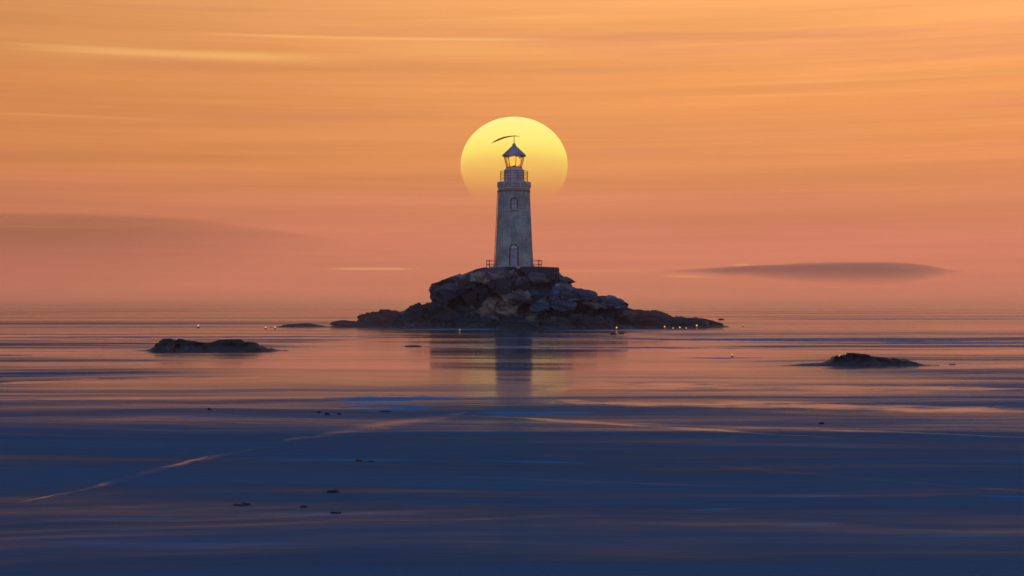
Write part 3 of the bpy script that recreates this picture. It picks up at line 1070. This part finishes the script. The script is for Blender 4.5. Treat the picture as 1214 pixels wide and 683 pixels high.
# ------------------------------------------------------------------ sun disc and clouds, far behind
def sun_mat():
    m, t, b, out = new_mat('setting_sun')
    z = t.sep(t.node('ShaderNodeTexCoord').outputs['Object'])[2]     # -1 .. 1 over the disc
    e = t.node('ShaderNodeEmission')  # low haze painted into the disc: colour dims and alpha fades downwards
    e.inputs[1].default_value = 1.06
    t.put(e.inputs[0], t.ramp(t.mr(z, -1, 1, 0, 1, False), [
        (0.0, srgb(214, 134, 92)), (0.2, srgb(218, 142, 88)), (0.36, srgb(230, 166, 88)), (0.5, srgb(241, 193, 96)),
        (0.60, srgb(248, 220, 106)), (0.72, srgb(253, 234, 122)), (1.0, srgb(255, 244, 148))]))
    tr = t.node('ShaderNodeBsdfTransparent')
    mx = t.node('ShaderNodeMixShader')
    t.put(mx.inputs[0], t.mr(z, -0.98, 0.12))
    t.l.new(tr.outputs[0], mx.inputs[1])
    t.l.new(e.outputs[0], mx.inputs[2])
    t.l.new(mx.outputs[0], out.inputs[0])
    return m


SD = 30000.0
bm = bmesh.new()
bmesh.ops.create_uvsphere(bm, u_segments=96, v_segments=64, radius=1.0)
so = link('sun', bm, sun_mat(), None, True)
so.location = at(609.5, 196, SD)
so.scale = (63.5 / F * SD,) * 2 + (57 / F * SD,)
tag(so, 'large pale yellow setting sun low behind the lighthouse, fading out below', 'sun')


def cloud(name, line_top, line_bot, D, depth, dens, col, label, peak=0.25, ends=(0.15, 0.15)):
    """closed body of mist: thickest just under its crisp upper edge, thinning downward"""
    bm = bmesh.new()
    cols = []
    for (x0, yt), (_, yb) in zip(line_top, line_bot):
        p = []
        zt, zb_ = CAM_H + (HOR - yt) * D / F, CAM_H + (HOR - yb) * D / F
        X = (x0 - 607) * D / F
        zp = zt + (zb_ - zt) * peak
        u = (x0 - line_top[0][0]) / (line_top[-1][0] - line_top[0][0])
        dd = depth * min(1.0, u / max(ends[0], 1e-3)) * min(1.0, (1 - u) / ends[1]) * min(1.0, abs(zt - zb_) / (12.0 * D / F)) + 2.0
        for yy, zz in ((0, zt), (-dd, zp), (-dd * 0.45, (zp + zb_) / 2), (0, zb_), (dd * 0.45, (zp + zb_) / 2), (dd, zp)):
            p.append(bm.verts.new((X, D + yy, zz)))
        cols.append(p)
    for a, b_ in zip(cols, cols[1:]):
        for j in range(6):
            bm.faces.new((a[j], a[(j + 1) % 6], b_[(j + 1) % 6], b_[j]))
    bm.faces.new(cols[0])
    bm.faces.new(cols[-1])
    m = bpy.data.materials.new(name)
    m.use_nodes = True
    t = NT(m.node_tree)
    out = t.node('ShaderNodeOutputMaterial')
    v = t.node('ShaderNodeVolumePrincipled')
    v.inputs['Color'].default_value = col
    v.inputs['Density'].default_value = dens
    v.inputs['Anisotropy'].default_value = 0.0
    t.l.new(v.outputs[0], out.inputs['Volume'])
    o = link(name, bm, m)
    tag(o, label, 'cloud')
    return o


xs_c = [762, 792, 840, 865, 890, 915, 940, 965, 990, 1015, 1040, 1060, 1080, 1100, 1120, 1150]
tops = [322.5, 320, 317.5, 316, 314.6, 313.6, 312, 310.8, 310.2, 310, 310, 310.6, 312.6, 316, 319, 322]
bots = [323.5, 324.5, 326, 328, 328, 332, 334, 336, 337, 338, 338, 337, 335, 332, 328, 322.5]
cloud('cloud', list(zip(xs_c, tops)), list(zip(xs_c, bots)), 9000, 500, 0.0014, (0.42, 0.44, 0.42, 1), 'small flat grey lens shaped cloud low on the right', 0.22, (0.25, 0.2))
xs_l = [-420, -200, 0, 60, 120, 180, 230, 280, 330, 370, 410, 440]
topl = [262, 254, 251, 251, 252, 254, 258, 264, 272, 279, 285, 290]
botl = [360, 360, 358, 356, 352, 345, 335, 325, 312, 302, 295, 291]
cloud('cloud', list(zip(xs_l, topl)), list(zip(xs_l, botl)), 12000, 900, 0.00032, (0.72, 0.52, 0.24, 1), 'broad dull brown cloud bank sloping down on the left', 0.12, (0.1, 0.38))


# ------------------------------------------------------------------ evening haze over the water
bm = bmesh.new()
box(bm, (0, 9950, 13.5), (25200, 20900, 29.0))
hm = bpy.data.materials.new('evening_haze')
hm.use_nodes = True
ht = NT(hm.node_tree)
ho = ht.node('ShaderNodeOutputMaterial')
hv = ht.node('ShaderNodeVolumePrincipled')
hv.inputs['Color'].default_value = (0.995, 0.985, 0.975, 1)
hv.inputs['Density'].default_value = 0.00024
hv.inputs['Anisotropy'].default_value = 0.93
ht.l.new(hv.outputs[0], ho.inputs['Volume'])
hz = link('haze', bm, hm)
tag(hz, kind='stuff')


# low mist lying on the water round the feet of the rocks
def mist(c, rx, ry, rz, dens):
    bm = bmesh.new()
    bmesh.ops.create_uvsphere(bm, u_segments=32, v_segments=16, radius=1.0)
    m = bpy.data.materials.new('low_mist')
    m.use_nodes = True
    t = NT(m.node_tree)
    out = t.node('ShaderNodeOutputMaterial')
    v = t.node('ShaderNodeVolumePrincipled')
    v.inputs['Color'].default_value = (0.96, 0.94, 0.95, 1)
    v.inputs['Density'].default_value = dens
    v.inputs['Anisotropy'].default_value = 0.55
    t.l.new(v.outputs[0], out.inputs['Volume'])
    for vv in bm.verts:
        vv.co = (vv.co.x * rx, vv.co.y * ry, max(vv.co.z, -0.02 / rz) * rz)
    o = link('mist', bm, m, None, True)
    o.location = (c.x, c.y, 0.03)
    tag(o, kind='stuff')


for k_, (hz_, dn) in enumerate(((0.35, 0.012), (0.75, 0.006), (1.2, 0.004), (1.8, 0.003))):
    mist(Vector((1.0 - k_, 164.0, 0)), 31.0 - 2 * k_, 13.0 - k_, hz_, dn)
ca = at(252, 416)
mist(Vector((ca.x, ca.y - 0.6, 0)), 6.5, 3.0, 0.30, 0.04)
ca = at(1025, 433.5)
mist(Vector((ca.x, ca.y - 0.5, 0)), 5.5, 2.4, 0.22, 0.05)
